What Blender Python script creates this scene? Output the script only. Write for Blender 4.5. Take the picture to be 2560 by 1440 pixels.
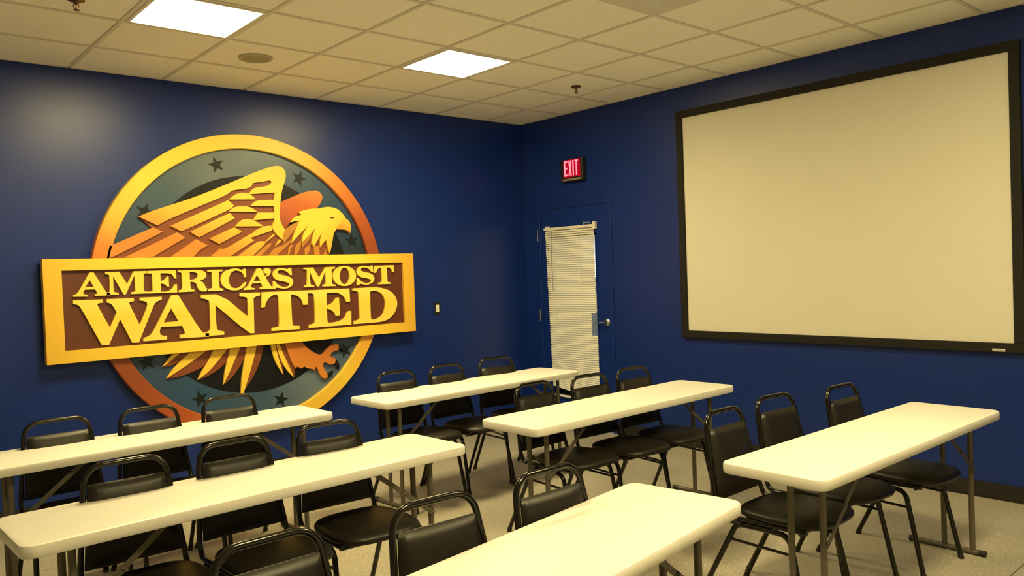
import bpy, bmesh, math, random
from mathutils import Vector, Matrix
from mathutils.geometry import tessellate_polygon

random.seed(4)
for o in list(bpy.data.objects):
    bpy.data.objects.remove(o)
SC = bpy.context.scene
COL = SC.collection
PI = math.pi

# ------------------------------------------------------------------ camera
cam_data = bpy.data.cameras.new('camera')
cam = bpy.data.objects.new('camera', cam_data)
COL.objects.link(cam)
cam_data.sensor_width = 36.0
cam_data.lens = 36.0 * 1980.5 / 2560.0
cam_data.clip_start = 0.05
_r = Vector((0.749152124, -0.661405918, -0.036239577))
_u = Vector((0.042003103, -0.007166476, 0.999091778))
_f = Vector((0.661064925, 0.749993902, -0.022412320))
cam.matrix_world = Matrix(((_r.x, _u.x, -_f.x, -5.49228), (_r.y, _u.y, -_f.y, -6.00516),
                           (_r.z, _u.z, -_f.z, 1.54136), (0, 0, 0, 1)))
SC.camera = cam

# ------------------------------------------------------------------ world, exposure
SC.view_settings.view_transform = 'Standard'
SC.view_settings.look = 'None'
SC.view_settings.gamma = 1.0
SC.view_settings.use_curve_mapping = False
SC.view_settings.exposure = 0.0
world = bpy.data.worlds.new('sky')
SC.world = world
world.use_nodes = True
_bg = world.node_tree.nodes['Background']
_bg.inputs[0].default_value = (0.93, 0.96, 1.0, 1)
_bg.inputs[1].default_value = 2.2

LAMP_COLOR = (1.0, 0.80, 0.36)
LAMP_POWER = 76.0
CEIL = 3.02
TILE = 0.6096
GX, GY = 0.14, 0.0            # where the ceiling grid starts
XMIN, YMIN = -8.4, -8.6       # the room runs on behind the camera
# ceiling cells (i from the right wall, j from the emblem wall) that hold a lit panel
LAMP_CELLS = [(3, 2), (6, 2), (3, 8), (6, 8)]

# outlines of the painted sign, metres from the centre of its disc
TR = {'gold':{'lead':[(-0.827,0.526),(-0.751,0.561),(-0.629,0.605),(-0.485,0.655),(-0.324,0.72),(-0.063,0.837),(0.029,0.88),(0.122,0.916),(0.185,0.939),(0.236,0.95),(0.273,0.938),(0.296,0.906),(0.301,0.87),(0.287,0.822),(0.266,0.77),(0.252,0.71),(0.243,0.656),(0.234,0.586),(0.233,0.52),(0.246,0.482),(0.275,0.438),(0.256,0.407),(0.25,0.362),(0.238,0.368),(0.195,0.407),(0.172,0.442),(0.167,0.469),(0.178,0.496),(0.189,0.514),(0.191,0.579),(0.19,0.627),(0.189,0.678),(0.201,0.735),(-0.006,0.714),(-0.012,0.721),(0.033,0.768),(0.147,0.783),(0.18,0.817),(0.165,0.829),(0.022,0.801),(0.02,0.789),(0.003,0.769),(-0.037,0.753),(-0.111,0.745),(-0.147,0.735),(-0.186,0.703),(-0.274,0.663),(-0.388,0.614),(-0.543,0.545),(-0.633,0.504),(-0.701,0.465)],'g2':[(-0.612,0.462),(-0.176,0.662),(-0.134,0.623),(-0.165,0.592),(-0.534,0.423)],'g3':[(-0.473,0.419),(-0.169,0.566),(-0.132,0.525),(-0.409,0.379)],'g4':[(-0.333,0.369),(-0.137,0.457),(-0.08,0.422),(-0.26,0.33)],'g5':[(-1.025,0.317),(-0.732,0.45),(-0.666,0.42),(-1.006,0.242),(-1.046,0.234)],'g6':[(-0.935,0.237),(-0.565,0.415),(-0.51,0.377),(-0.71,0.26),(-0.749,0.234)],'g7':[(-0.619,0.237),(-0.43,0.366),(-0.349,0.321),(-0.418,0.279),(-0.456,0.235)],'g8a':[(-0.327,0.238),(-0.253,0.296),(-0.219,0.287),(-0.008,0.409),(-0.017,0.374),(0.014,0.355),(-0.16,0.248),(-0.175,0.235)],'g8b':[(-0.008,0.409),(0.083,0.465),(0.159,0.473),(0.164,0.433),(-0.017,0.374)],'g9':[(-0.12,0.235),(0.041,0.351),(0.102,0.348),(0.103,0.33),(0.009,0.246),(-0.003,0.233)],'g10':[(0.093,0.336),(0.177,0.407),(0.187,0.398),(0.102,0.336)],'g11':[(0.219,0.364),(0.237,0.352),(0.183,0.306)],'h1':[(-0.101,0.723),(-0.011,0.724),(0.041,0.675),(-0.173,0.667)],'r2':[(-0.004,0.622),(0.042,0.67),(0.189,0.676),(0.19,0.626)],'h2':[(-0.132,0.617),(-0.006,0.62),(0.05,0.578),(-0.176,0.576)],'r3':[(0.009,0.511),(0.054,0.573),(0.187,0.576),(0.189,0.531)],'h3':[(-0.077,0.521),(0.004,0.523),(0.096,0.467),(-0.134,0.463)]},'dull':{'d1':[(0.012,0.232),(0.126,0.33),(0.167,0.335),(0.073,0.232)],'d2':[(0.129,0.236),(0.185,0.301),(0.233,0.306),(0.322,0.357),(0.328,0.345),(0.221,0.256),(0.192,0.235)],'d3':[(0.289,0.234),(0.3,0.3),(0.33,0.327),(0.336,0.315),(0.3,0.234)],'d4':[(0.345,0.233),(0.359,0.314),(0.41,0.354),(0.414,0.314),(0.365,0.233)],'d5':[(0.439,0.231),(0.44,0.289),(0.495,0.326),(0.486,0.277),(0.457,0.231)],'d6':[(0.525,0.23),(0.52,0.301),(0.565,0.316),(0.575,0.267),(0.569,0.229)],'d7':[(0.605,0.229),(0.63,0.291),(0.636,0.228)]},'backing':[(-0.801,0.508),(-0.386,0.649),(-0.095,0.773),(0.182,0.873),(0.258,0.818),(0.224,0.556),(0.258,0.455),(0.359,0.466),(0.459,0.497),(0.669,0.344),(0.66,0.219),(-1.052,0.21),(-1.026,0.296),(-0.736,0.443)],'farwing':[(0.246,0.659),(0.337,0.698),(0.42,0.734),(0.487,0.755),(0.538,0.764),(0.572,0.765),(0.602,0.75),(0.618,0.729),(0.621,0.71),(0.612,0.682),(0.572,0.622),(0.496,0.583),(0.39,0.569),(0.322,0.499),(0.274,0.438),(0.253,0.477),(0.233,0.518),(0.232,0.596)],'head':[(0.392,0.583),(0.447,0.601),(0.514,0.615),(0.575,0.616),(0.606,0.625),(0.651,0.633),(0.696,0.631),(0.738,0.62),(0.772,0.599),(0.802,0.568),(0.819,0.543),(0.79,0.523),(0.76,0.491),(0.727,0.46),(0.726,0.446),(0.708,0.422),(0.698,0.4),(0.687,0.344),(0.674,0.297),(0.659,0.245),(0.638,0.303),(0.634,0.358),(0.603,0.335),(0.573,0.298),(0.57,0.344),(0.582,0.387),(0.595,0.42),(0.553,0.359),(0.514,0.303),(0.506,0.326),(0.497,0.321),(0.508,0.393),(0.534,0.45),(0.481,0.399),(0.433,0.357),(0.416,0.343),(0.419,0.387),(0.443,0.436),(0.477,0.481),(0.423,0.43),(0.375,0.387),(0.322,0.333),(0.336,0.381),(0.354,0.423),(0.397,0.513),(0.368,0.511),(0.322,0.5),(0.343,0.529),(0.376,0.551),(0.419,0.564)],'neckf':[[(0.274,0.438),(0.314,0.471),(0.367,0.499),(0.397,0.513),(0.379,0.475),(0.365,0.448),(0.338,0.42),(0.3,0.378),(0.261,0.333),(0.254,0.36),(0.257,0.405)],[(0.432,0.412),(0.472,0.406),(0.509,0.424),(0.497,0.381),(0.458,0.338),(0.417,0.296),(0.415,0.335)]],'beak':[(0.819,0.541),(0.85,0.523),(0.865,0.493),(0.87,0.458),(0.858,0.415),(0.846,0.429),(0.822,0.443),(0.786,0.447),(0.73,0.446),(0.722,0.461),(0.76,0.491),(0.79,0.525)],'eye':[(0.673,0.545),(0.693,0.552),(0.718,0.543),(0.699,0.535),(0.68,0.537)],'tail_g':[[(-0.707,-0.553),(-0.677,-0.517),(-0.644,-0.479),(-0.611,-0.45),(-0.563,-0.454),(-0.623,-0.498),(-0.664,-0.529)],[(-0.682,-0.64),(-0.654,-0.599),(-0.607,-0.549),(-0.509,-0.465),(-0.453,-0.437),(-0.356,-0.446),(-0.485,-0.531),(-0.579,-0.585)],[(-0.461,-0.677),(-0.437,-0.629),(-0.404,-0.582),(-0.365,-0.521),(-0.319,-0.435),(-0.211,-0.445),(-0.29,-0.537),(-0.378,-0.627)],[(-0.273,-0.737),(-0.26,-0.654),(-0.239,-0.571),(-0.202,-0.446),(-0.117,-0.445),(-0.175,-0.555),(-0.223,-0.653)],[(-0.14,-0.821),(-0.128,-0.698),(-0.098,-0.557),(-0.075,-0.448),(0.003,-0.455),(-0.012,-0.521),(-0.054,-0.649),(-0.119,-0.821)],[(0.115,-0.45),(0.153,-0.453),(0.163,-0.517),(0.191,-0.628),(0.213,-0.716),(0.165,-0.639),(0.135,-0.563)],[(0.16,-0.454),(0.184,-0.456),(0.227,-0.569),(0.264,-0.653),(0.303,-0.749),(0.255,-0.698),(0.21,-0.63),(0.18,-0.543)]],'tail_b':[[(-0.706,-0.553),(-0.579,-0.467),(-0.535,-0.443),(-0.481,-0.448),(-0.538,-0.495),(-0.577,-0.527),(-0.633,-0.549),(-0.673,-0.556)],[(-0.681,-0.641),(-0.579,-0.585),(-0.485,-0.531),(-0.385,-0.468),(-0.342,-0.433),(-0.296,-0.437),(-0.345,-0.509),(-0.378,-0.551),(-0.424,-0.591),(-0.516,-0.622),(-0.611,-0.642)],[(-0.458,-0.677),(-0.378,-0.627),(-0.29,-0.537),(-0.213,-0.445),(-0.184,-0.447),(-0.233,-0.554),(-0.251,-0.581),(-0.322,-0.63),(-0.408,-0.668)],[(-0.27,-0.737),(-0.223,-0.653),(-0.175,-0.555),(-0.12,-0.444),(-0.072,-0.449),(-0.084,-0.509),(-0.108,-0.573),(-0.164,-0.648),(-0.216,-0.705)],[(-0.128,-0.822),(-0.054,-0.649),(-0.004,-0.464),(0.065,-0.446),(0.046,-0.537),(0.01,-0.629),(-0.048,-0.725)],[(0.149,-0.453),(0.169,-0.455),(0.206,-0.615),(0.215,-0.711),(0.191,-0.628)],[(0.18,-0.456),(0.232,-0.453),(0.271,-0.587),(0.32,-0.677),(0.303,-0.742),(0.264,-0.653)]],'leg':[(0.229,-0.45),(0.379,-0.463),(0.405,-0.497),(0.434,-0.528),(0.48,-0.561),(0.51,-0.579),(0.542,-0.589),(0.57,-0.583),(0.595,-0.558),(0.625,-0.528),(0.662,-0.513),(0.707,-0.511),(0.714,-0.536),(0.708,-0.565),(0.659,-0.571),(0.638,-0.587),(0.629,-0.608),(0.665,-0.623),(0.678,-0.639),(0.671,-0.671),(0.634,-0.682),(0.61,-0.668),(0.586,-0.655),(0.566,-0.657),(0.559,-0.678),(0.568,-0.711),(0.598,-0.751),(0.597,-0.78),(0.58,-0.789),(0.556,-0.786),(0.534,-0.758),(0.516,-0.716),(0.502,-0.679),(0.483,-0.706),(0.454,-0.692),(0.419,-0.69),(0.395,-0.667),(0.366,-0.684),(0.332,-0.66),(0.32,-0.679),(0.302,-0.654),(0.285,-0.62),(0.258,-0.543)],'claw':[[(0.712,-0.519),(0.735,-0.532),(0.748,-0.554),(0.753,-0.576),(0.737,-0.564),(0.713,-0.558)],[(0.678,-0.641),(0.696,-0.655),(0.709,-0.683),(0.708,-0.705),(0.701,-0.733),(0.69,-0.703),(0.67,-0.675)],[(0.598,-0.755),(0.619,-0.744),(0.652,-0.731),(0.649,-0.753),(0.625,-0.778),(0.599,-0.781)]],'stars':[(-0.245,0.93,108),(0.428,0.86,68),(-0.775,0.562,70),(0.891,0.353,95),(0.783,-0.576,106),(-0.442,-0.823,105),(0.192,-0.915,75),(-0.809,-0.509,100)],'letters':[('A',[(-1.165,0.139),(-1.139,0.14),(-1.068,0.004),(-1.059,-0.003),(-1.041,-0.004),(-1.042,-0.021),(-1.139,-0.021),(-1.138,-0.009),(-1.126,-0.007),(-1.123,0.0),(-1.134,0.024),(-1.198,0.024),(-1.21,0.004),(-1.206,-0.006),(-1.184,-0.012),(-1.184,-0.023),(-1.271,-0.02),(-1.271,-0.01),(-1.254,-0.005),(-1.24,0.006)],[[(-1.165,0.088),(-1.143,0.043),(-1.194,0.042)]]),('M',[(-1.067,0.139),(-0.978,0.14),(-0.929,0.051),(-0.885,0.14),(-0.79,0.14),(-0.791,0.124),(-0.818,0.123),(-0.823,-0.003),(-0.797,-0.006),(-0.797,-0.019),(-0.906,-0.019),(-0.905,-0.006),(-0.883,-0.003),(-0.877,0.002),(-0.879,0.112),(-0.942,-0.02),(-0.955,-0.02),(-1.018,0.109),(-1.02,0.009),(-1.014,-0.0),(-0.988,-0.006),(-0.988,-0.019),(-1.064,-0.02),(-1.063,-0.006),(-1.048,-0.0),(-1.043,0.007),(-1.041,0.113),(-1.046,0.122),(-1.067,0.126)],[]),('E',[(-0.794,0.14),(-0.596,0.14),(-0.595,0.08),(-0.61,0.08),(-0.618,0.104),(-0.637,0.118),(-0.674,0.121),(-0.705,0.121),(-0.704,0.064),(-0.68,0.071),(-0.662,0.092),(-0.649,0.101),(-0.648,0.022),(-0.662,0.022),(-0.674,0.04),(-0.705,0.049),(-0.705,-0.011),(-0.672,-0.013),(-0.646,-0.008),(-0.623,0.011),(-0.61,0.037),(-0.593,0.038),(-0.594,-0.021),(-0.801,-0.02),(-0.8,-0.007),(-0.763,-0.006),(-0.762,0.121),(-0.795,0.122)],[]),('R',[(-0.581,0.137),(-0.446,0.138),(-0.407,0.134),(-0.382,0.118),(-0.375,0.099),(-0.385,0.078),(-0.406,0.065),(-0.427,0.06),(-0.407,0.047),(-0.393,0.027),(-0.385,0.002),(-0.369,-0.005),(-0.37,-0.022),(-0.418,-0.023),(-0.441,-0.007),(-0.449,0.025),(-0.458,0.043),(-0.477,0.051),(-0.498,0.052),(-0.497,0.005),(-0.49,-0.004),(-0.468,-0.007),(-0.469,-0.02),(-0.583,-0.021),(-0.582,-0.008),(-0.564,-0.004),(-0.555,0.006),(-0.555,0.115),(-0.562,0.123),(-0.581,0.125)],[[(-0.499,0.124),(-0.466,0.123),(-0.443,0.112),(-0.44,0.092),(-0.45,0.076),(-0.472,0.068),(-0.5,0.068)]]),('I',[(-0.367,0.136),(-0.256,0.136),(-0.256,0.123),(-0.279,0.121),(-0.286,0.114),(-0.284,0.003),(-0.277,-0.005),(-0.255,-0.008),(-0.256,-0.023),(-0.378,-0.022),(-0.377,-0.006),(-0.345,-0.004),(-0.337,0.003),(-0.336,0.116),(-0.342,0.121),(-0.368,0.122)],[]),('C',[(-0.146,0.142),(-0.117,0.133),(-0.101,0.122),(-0.092,0.137),(-0.075,0.138),(-0.073,0.076),(-0.089,0.072),(-0.097,0.102),(-0.122,0.121),(-0.155,0.127),(-0.185,0.116),(-0.202,0.092),(-0.21,0.056),(-0.206,0.019),(-0.186,-0.004),(-0.153,-0.011),(-0.119,0.001),(-0.094,0.027),(-0.083,0.035),(-0.072,0.031),(-0.085,0.006),(-0.111,-0.013),(-0.145,-0.026),(-0.191,-0.025),(-0.236,-0.007),(-0.265,0.023),(-0.274,0.062),(-0.259,0.102),(-0.23,0.127),(-0.188,0.139)],[]),('A',[(0.016,0.137),(0.046,0.138),(0.119,-0.002),(0.141,-0.011),(0.14,-0.027),(0.033,-0.025),(0.033,-0.013),(0.053,-0.008),(0.055,0.001),(0.043,0.022),(-0.028,0.022),(-0.04,0.004),(-0.033,-0.011),(-0.009,-0.015),(-0.009,-0.026),(-0.096,-0.026),(-0.096,-0.014),(-0.072,-0.004),(-0.054,0.017)],[[(0.013,0.086),(0.042,0.041),(-0.017,0.04)]]),('apostrophe',[(0.067,0.118),(0.076,0.133),(0.099,0.139),(0.121,0.131),(0.129,0.112),(0.121,0.091),(0.105,0.076),(0.084,0.068),(0.081,0.075),(0.096,0.085),(0.103,0.096),(0.088,0.094),(0.073,0.101)],[]),('S',[(0.242,0.132),(0.269,0.122),(0.285,0.134),(0.3,0.135),(0.304,0.078),(0.288,0.077),(0.272,0.099),(0.246,0.114),(0.214,0.12),(0.191,0.116),(0.18,0.106),(0.186,0.093),(0.217,0.081),(0.271,0.069),(0.302,0.051),(0.315,0.025),(0.304,-0.005),(0.276,-0.024),(0.234,-0.031),(0.199,-0.024),(0.172,-0.017),(0.16,-0.027),(0.142,-0.027),(0.141,0.035),(0.156,0.035),(0.173,0.009),(0.204,-0.01),(0.24,-0.017),(0.272,-0.012),(0.282,0.002),(0.273,0.016),(0.233,0.028),(0.183,0.038),(0.153,0.056),(0.141,0.082),(0.146,0.107),(0.169,0.128),(0.206,0.136)],[]),('M',[(0.408,0.132),(0.491,0.133),(0.543,0.045),(0.603,0.132),(0.689,0.134),(0.688,0.119),(0.666,0.116),(0.658,0.11),(0.657,-0.005),(0.666,-0.012),(0.69,-0.015),(0.689,-0.027),(0.571,-0.026),(0.572,-0.013),(0.591,-0.009),(0.599,-0.002),(0.6,0.1),(0.537,-0.025),(0.521,-0.024),(0.459,0.1),(0.46,0.001),(0.469,-0.01),(0.494,-0.014),(0.494,-0.026),(0.406,-0.026),(0.407,-0.013),(0.424,-0.008),(0.432,0.0),(0.437,0.114),(0.43,0.119),(0.407,0.12)],[]),('O',[(0.886,0.05),(0.883,0.032),(0.874,0.014),(0.86,-0.002),(0.841,-0.015),(0.82,-0.024),(0.796,-0.03),(0.772,-0.031),(0.748,-0.028),(0.725,-0.02),(0.705,-0.01),(0.688,0.004),(0.676,0.021),(0.669,0.039),(0.667,0.057),(0.671,0.076),(0.68,0.094),(0.693,0.109),(0.711,0.122),(0.732,0.132),(0.755,0.137),(0.78,0.139),(0.804,0.136),(0.827,0.129),(0.848,0.119),(0.864,0.105),(0.877,0.088),(0.884,0.07)],[[(0.824,0.053),(0.822,0.037),(0.817,0.022),(0.811,0.009),(0.803,-0.002),(0.794,-0.01),(0.784,-0.015),(0.773,-0.016),(0.763,-0.014),(0.754,-0.009),(0.745,0.0),(0.738,0.011),(0.733,0.025),(0.731,0.04),(0.73,0.055),(0.732,0.071),(0.736,0.086),(0.742,0.099),(0.75,0.11),(0.759,0.118),(0.769,0.123),(0.78,0.124),(0.79,0.122),(0.8,0.117),(0.808,0.108),(0.815,0.097),(0.82,0.083),(0.823,0.068)]]),('S',[(0.994,0.133),(1.021,0.124),(1.037,0.136),(1.052,0.137),(1.056,0.081),(1.04,0.08),(1.025,0.101),(0.998,0.116),(0.966,0.121),(0.944,0.116),(0.933,0.106),(0.938,0.093),(0.969,0.082),(1.023,0.071),(1.054,0.054),(1.067,0.028),(1.056,-0.002),(1.028,-0.021),(0.987,-0.028),(0.951,-0.023),(0.924,-0.016),(0.912,-0.027),(0.894,-0.027),(0.894,0.035),(0.909,0.034),(0.925,0.009),(0.956,-0.008),(0.992,-0.015),(1.024,-0.01),(1.034,0.005),(1.025,0.018),(0.985,0.029),(0.936,0.038),(0.905,0.056),(0.893,0.081),(0.899,0.106),(0.922,0.127),(0.958,0.136)],[]),('T',[(1.07,0.132),(1.265,0.133),(1.271,0.072),(1.253,0.071),(1.241,0.1),(1.219,0.113),(1.194,0.118),(1.196,-0.006),(1.207,-0.014),(1.231,-0.017),(1.23,-0.03),(1.105,-0.029),(1.106,-0.014),(1.13,-0.013),(1.141,-0.004),(1.139,0.117),(1.119,0.114),(1.098,0.101),(1.084,0.073),(1.065,0.071)],[]),('W',[(-1.272,-0.045),(-1.09,-0.047),(-1.091,-0.069),(-1.112,-0.071),(-1.125,-0.077),(-1.123,-0.091),(-1.053,-0.243),(-1.006,-0.141),(-1.029,-0.093),(-1.042,-0.076),(-1.066,-0.069),(-1.065,-0.047),(-0.89,-0.048),(-0.891,-0.069),(-0.912,-0.073),(-0.923,-0.08),(-0.92,-0.092),(-0.859,-0.239),(-0.803,-0.111),(-0.804,-0.085),(-0.825,-0.071),(-0.853,-0.068),(-0.852,-0.047),(-0.703,-0.048),(-0.704,-0.068),(-0.731,-0.077),(-0.75,-0.091),(-0.765,-0.117),(-0.87,-0.361),(-0.914,-0.359),(-0.986,-0.19),(-1.064,-0.361),(-1.109,-0.359),(-1.227,-0.098),(-1.242,-0.075),(-1.273,-0.069)],[]),('A',[(-0.636,-0.041),(-0.587,-0.042),(-0.433,-0.321),(-0.406,-0.333),(-0.377,-0.334),(-0.378,-0.36),(-0.59,-0.356),(-0.589,-0.331),(-0.558,-0.33),(-0.55,-0.319),(-0.569,-0.266),(-0.717,-0.264),(-0.727,-0.289),(-0.726,-0.312),(-0.708,-0.328),(-0.677,-0.33),(-0.679,-0.356),(-0.84,-0.356),(-0.839,-0.332),(-0.815,-0.328),(-0.789,-0.315),(-0.765,-0.282)],[[(-0.642,-0.134),(-0.593,-0.231),(-0.697,-0.233)]]),('N',[(-0.423,-0.048),(-0.274,-0.049),(-0.072,-0.234),(-0.068,-0.098),(-0.08,-0.081),(-0.131,-0.074),(-0.129,-0.048),(0.031,-0.05),(0.03,-0.074),(-0.003,-0.08),(-0.023,-0.094),(-0.028,-0.362),(-0.069,-0.362),(-0.321,-0.128),(-0.321,-0.299),(-0.307,-0.32),(-0.263,-0.331),(-0.264,-0.356),(-0.405,-0.355),(-0.404,-0.33),(-0.375,-0.32),(-0.364,-0.303),(-0.362,-0.107),(-0.373,-0.086),(-0.424,-0.072)],[]),('T',[(0.046,-0.049),(0.431,-0.052),(0.43,-0.167),(0.392,-0.168),(0.378,-0.121),(0.342,-0.089),(0.287,-0.079),(0.288,-0.317),(0.299,-0.33),(0.351,-0.334),(0.351,-0.36),(0.114,-0.358),(0.116,-0.333),(0.167,-0.331),(0.181,-0.318),(0.18,-0.085),(0.165,-0.073),(0.133,-0.077),(0.097,-0.102),(0.073,-0.139),(0.067,-0.166),(0.038,-0.168)],[]),('E',[(0.435,-0.052),(0.816,-0.053),(0.819,-0.162),(0.784,-0.165),(0.766,-0.121),(0.727,-0.092),(0.677,-0.079),(0.608,-0.082),(0.599,-0.095),(0.601,-0.186),(0.643,-0.173),(0.674,-0.148),(0.69,-0.124),(0.715,-0.123),(0.718,-0.276),(0.68,-0.278),(0.669,-0.25),(0.641,-0.223),(0.6,-0.209),(0.599,-0.315),(0.608,-0.328),(0.666,-0.329),(0.726,-0.317),(0.768,-0.293),(0.792,-0.244),(0.826,-0.242),(0.822,-0.358),(0.433,-0.358),(0.434,-0.332),(0.475,-0.328),(0.49,-0.314),(0.492,-0.094),(0.477,-0.078),(0.434,-0.076)],[]),('D',[(0.848,-0.054),(1.05,-0.051),(1.137,-0.06),(1.223,-0.091),(1.276,-0.146),(1.291,-0.204),(1.27,-0.269),(1.223,-0.321),(1.156,-0.351),(1.068,-0.357),(0.845,-0.356),(0.846,-0.329),(0.888,-0.326),(0.905,-0.311),(0.906,-0.096),(0.891,-0.079),(0.848,-0.074)],[[(1.017,-0.087),(1.071,-0.082),(1.124,-0.103),(1.16,-0.15),(1.168,-0.206),(1.151,-0.271),(1.12,-0.309),(1.064,-0.331),(1.025,-0.33),(1.012,-0.316)]])]}

# ------------------------------------------------------------------ materials
def nt(name):
    m = bpy.data.materials.new(name)
    m.use_nodes = True
    n = m.node_tree
    return m, n, n.nodes['Principled BSDF']

def mat(name, color, rough=0.5, metal=0.0, spec=0.5, bump=0.0, bscale=200.0, vary=0.0, vscale=6.0, coat=0.0):
    m, n, b = nt(name)
    b.inputs['Base Color'].default_value = (*color, 1)
    b.inputs['Roughness'].default_value = rough
    b.inputs['Metallic'].default_value = metal
    b.inputs['Specular IOR Level'].default_value = spec
    b.inputs['Coat Weight'].default_value = coat
    b.inputs['Coat Roughness'].default_value = 0.1
    tc = n.nodes.new('ShaderNodeTexCoord')
    if vary:
        t = n.nodes.new('ShaderNodeTexNoise'); t.inputs['Scale'].default_value = vscale
        t.inputs['Detail'].default_value = 4
        n.links.new(tc.outputs['Object'], t.inputs['Vector'])
        x = n.nodes.new('ShaderNodeMix'); x.data_type = 'RGBA'
        x.inputs[6].default_value = (*[c * (1 - vary) for c in color], 1)
        x.inputs[7].default_value = (*[min(1, c * (1 + vary)) for c in color], 1)
        n.links.new(t.outputs['Fac'], x.inputs[0])
        n.links.new(x.outputs[2], b.inputs['Base Color'])
    if bump:
        t = n.nodes.new('ShaderNodeTexNoise'); t.inputs['Scale'].default_value = bscale
        t.inputs['Detail'].default_value = 2
        n.links.new(tc.outputs['Object'], t.inputs['Vector'])
        k = n.nodes.new('ShaderNodeBump'); k.inputs['Strength'].default_value = bump
        k.inputs['Distance'].default_value = 0.002
        n.links.new(t.outputs['Fac'], k.inputs['Height'])
        n.links.new(k.outputs['Normal'], b.inputs['Normal'])
    return m

def emit(name, color, power):
    m = bpy.data.materials.new(name); m.use_nodes = True
    n = m.node_tree
    n.nodes.remove(n.nodes['Principled BSDF'])
    e = n.nodes.new('ShaderNodeEmission')
    e.inputs[0].default_value = (*color, 1); e.inputs[1].default_value = power
    n.links.new(e.outputs[0], n.nodes['Material Output'].inputs[0])
    return m

def ramp_node(n, stops):
    r = n.nodes.new('ShaderNodeValToRGB')
    cr = r.color_ramp
    while len(cr.elements) < len(stops):
        cr.elements.new(0.5)
    for e, (p, c) in zip(cr.elements, stops):
        e.position = p; e.color = (*c, 1)
    return r

def obj_xyz(n):
    tc = n.nodes.new('ShaderNodeTexCoord')
    s = n.nodes.new('ShaderNodeSeparateXYZ')
    n.links.new(tc.outputs['Object'], s.inputs[0])
    return s

def conic(name, stops, rough=0.4):
    """airbrushed paint that turns with the angle round the disc (0..1 = -180..180 degrees)"""
    m, n, b = nt(name)
    s = obj_xyz(n)
    a = n.nodes.new('ShaderNodeMath'); a.operation = 'ARCTAN2'
    n.links.new(s.outputs['Z'], a.inputs[0]); n.links.new(s.outputs['X'], a.inputs[1])
    q = n.nodes.new('ShaderNodeMapRange')
    q.inputs[1].default_value = -PI; q.inputs[2].default_value = PI
    n.links.new(a.outputs[0], q.inputs[0])
    r = ramp_node(n, [((d + 180) / 360.0, c) for d, c in stops])
    n.links.new(q.outputs[0], r.inputs[0])
    n.links.new(r.outputs[0], b.inputs['Base Color'])
    b.inputs['Roughness'].default_value = rough
    return m

def linear(name, direction, lo, hi, stops, rough=0.45):
    """airbrushed paint fading along a direction (x, z) of the sign"""
    m, n, b = nt(name)
    s = obj_xyz(n)
    mx = n.nodes.new('ShaderNodeMath'); mx.operation = 'MULTIPLY'; mx.inputs[1].default_value = direction[0]
    mz = n.nodes.new('ShaderNodeMath'); mz.operation = 'MULTIPLY'; mz.inputs[1].default_value = direction[1]
    ad = n.nodes.new('ShaderNodeMath'); ad.operation = 'ADD'
    n.links.new(s.outputs['X'], mx.inputs[0]); n.links.new(s.outputs['Z'], mz.inputs[0])
    n.links.new(mx.outputs[0], ad.inputs[0]); n.links.new(mz.outputs[0], ad.inputs[1])
    q = n.nodes.new('ShaderNodeMapRange')
    q.inputs[1].default_value = lo; q.inputs[2].default_value = hi
    n.links.new(ad.outputs[0], q.inputs[0])
    r = ramp_node(n, stops)
    n.links.new(q.outputs[0], r.inputs[0])
    n.links.new(r.outputs[0], b.inputs['Base Color'])
    b.inputs['Roughness'].default_value = rough
    return m

def S(r, g, b):
    """sRGB 0..255 to linear"""
    return tuple(((c / 255 + 0.055) / 1.055) ** 2.4 if c > 10 else c / 255 / 12.92 for c in (r, g, b))

M = {}
M['wall'] = mat('blue_wall_paint', (0.0045, 0.024, 0.19), 0.36, spec=0.4, bump=0.12, bscale=260, vary=0.05, vscale=2.0)
M['pale_wall'] = mat('pale_wall_paint', (0.80, 0.78, 0.72), 0.6)
M['door'] = mat('blue_door_paint', (0.0045, 0.024, 0.19), 0.36, spec=0.4, vary=0.04, vscale=3.0)
M['tile'] = mat('ceiling_tile', (0.94, 0.92, 0.86), 0.95, spec=0.1, bump=0.35, bscale=420, vary=0.06, vscale=60)
M['grid'] = mat('ceiling_grid_metal', (0.70, 0.66, 0.60), 0.55, spec=0.3)
M['base'] = mat('black_vinyl_base', (0.011, 0.010, 0.009), 0.45, vary=0.1)
M['lens'] = emit('lit_panel', LAMP_COLOR, LAMP_POWER)
M['lamp_trim'] = mat('white_lamp_trim', (0.7, 0.68, 0.62), 0.5)
M['white_metal'] = mat('white_grille_paint', (0.68, 0.65, 0.60), 0.5)
M['speaker'] = mat('beige_speaker_grille', (0.36, 0.33, 0.24), 0.7, bump=0.5, bscale=700)
M['brass'] = mat('bronze_sprinkler', (0.20, 0.12, 0.05), 0.35, metal=0.9)
M['plastic_top'] = mat('white_table_plastic', (0.80, 0.79, 0.77), 0.42, spec=0.45, bump=0.06, bscale=500, vary=0.02, vscale=5)
M['table_metal'] = mat('grey_table_steel', (0.125, 0.112, 0.085), 0.45, metal=0.35, vary=0.08)
M['cap'] = mat('black_rubber', (0.012, 0.012, 0.012), 0.6)
M['chair_metal'] = mat('black_gloss_tube', (0.005, 0.004, 0.003), 0.17, spec=0.45)
M['vinyl'] = mat('black_vinyl_pad', (0.010, 0.008, 0.006), 0.42, spec=0.40, bump=0.12, bscale=380, vary=0.12, vscale=9)
M['screen'] = mat('matte_white_screen', (0.66, 0.645, 0.59), 0.75, spec=0.2)
M['frame'] = mat('black_velvet_frame', (0.010, 0.009, 0.008), 0.7, spec=0.3, bump=0.1, bscale=900)
M['label'] = mat('white_label', (0.75, 0.75, 0.72), 0.5)
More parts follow.
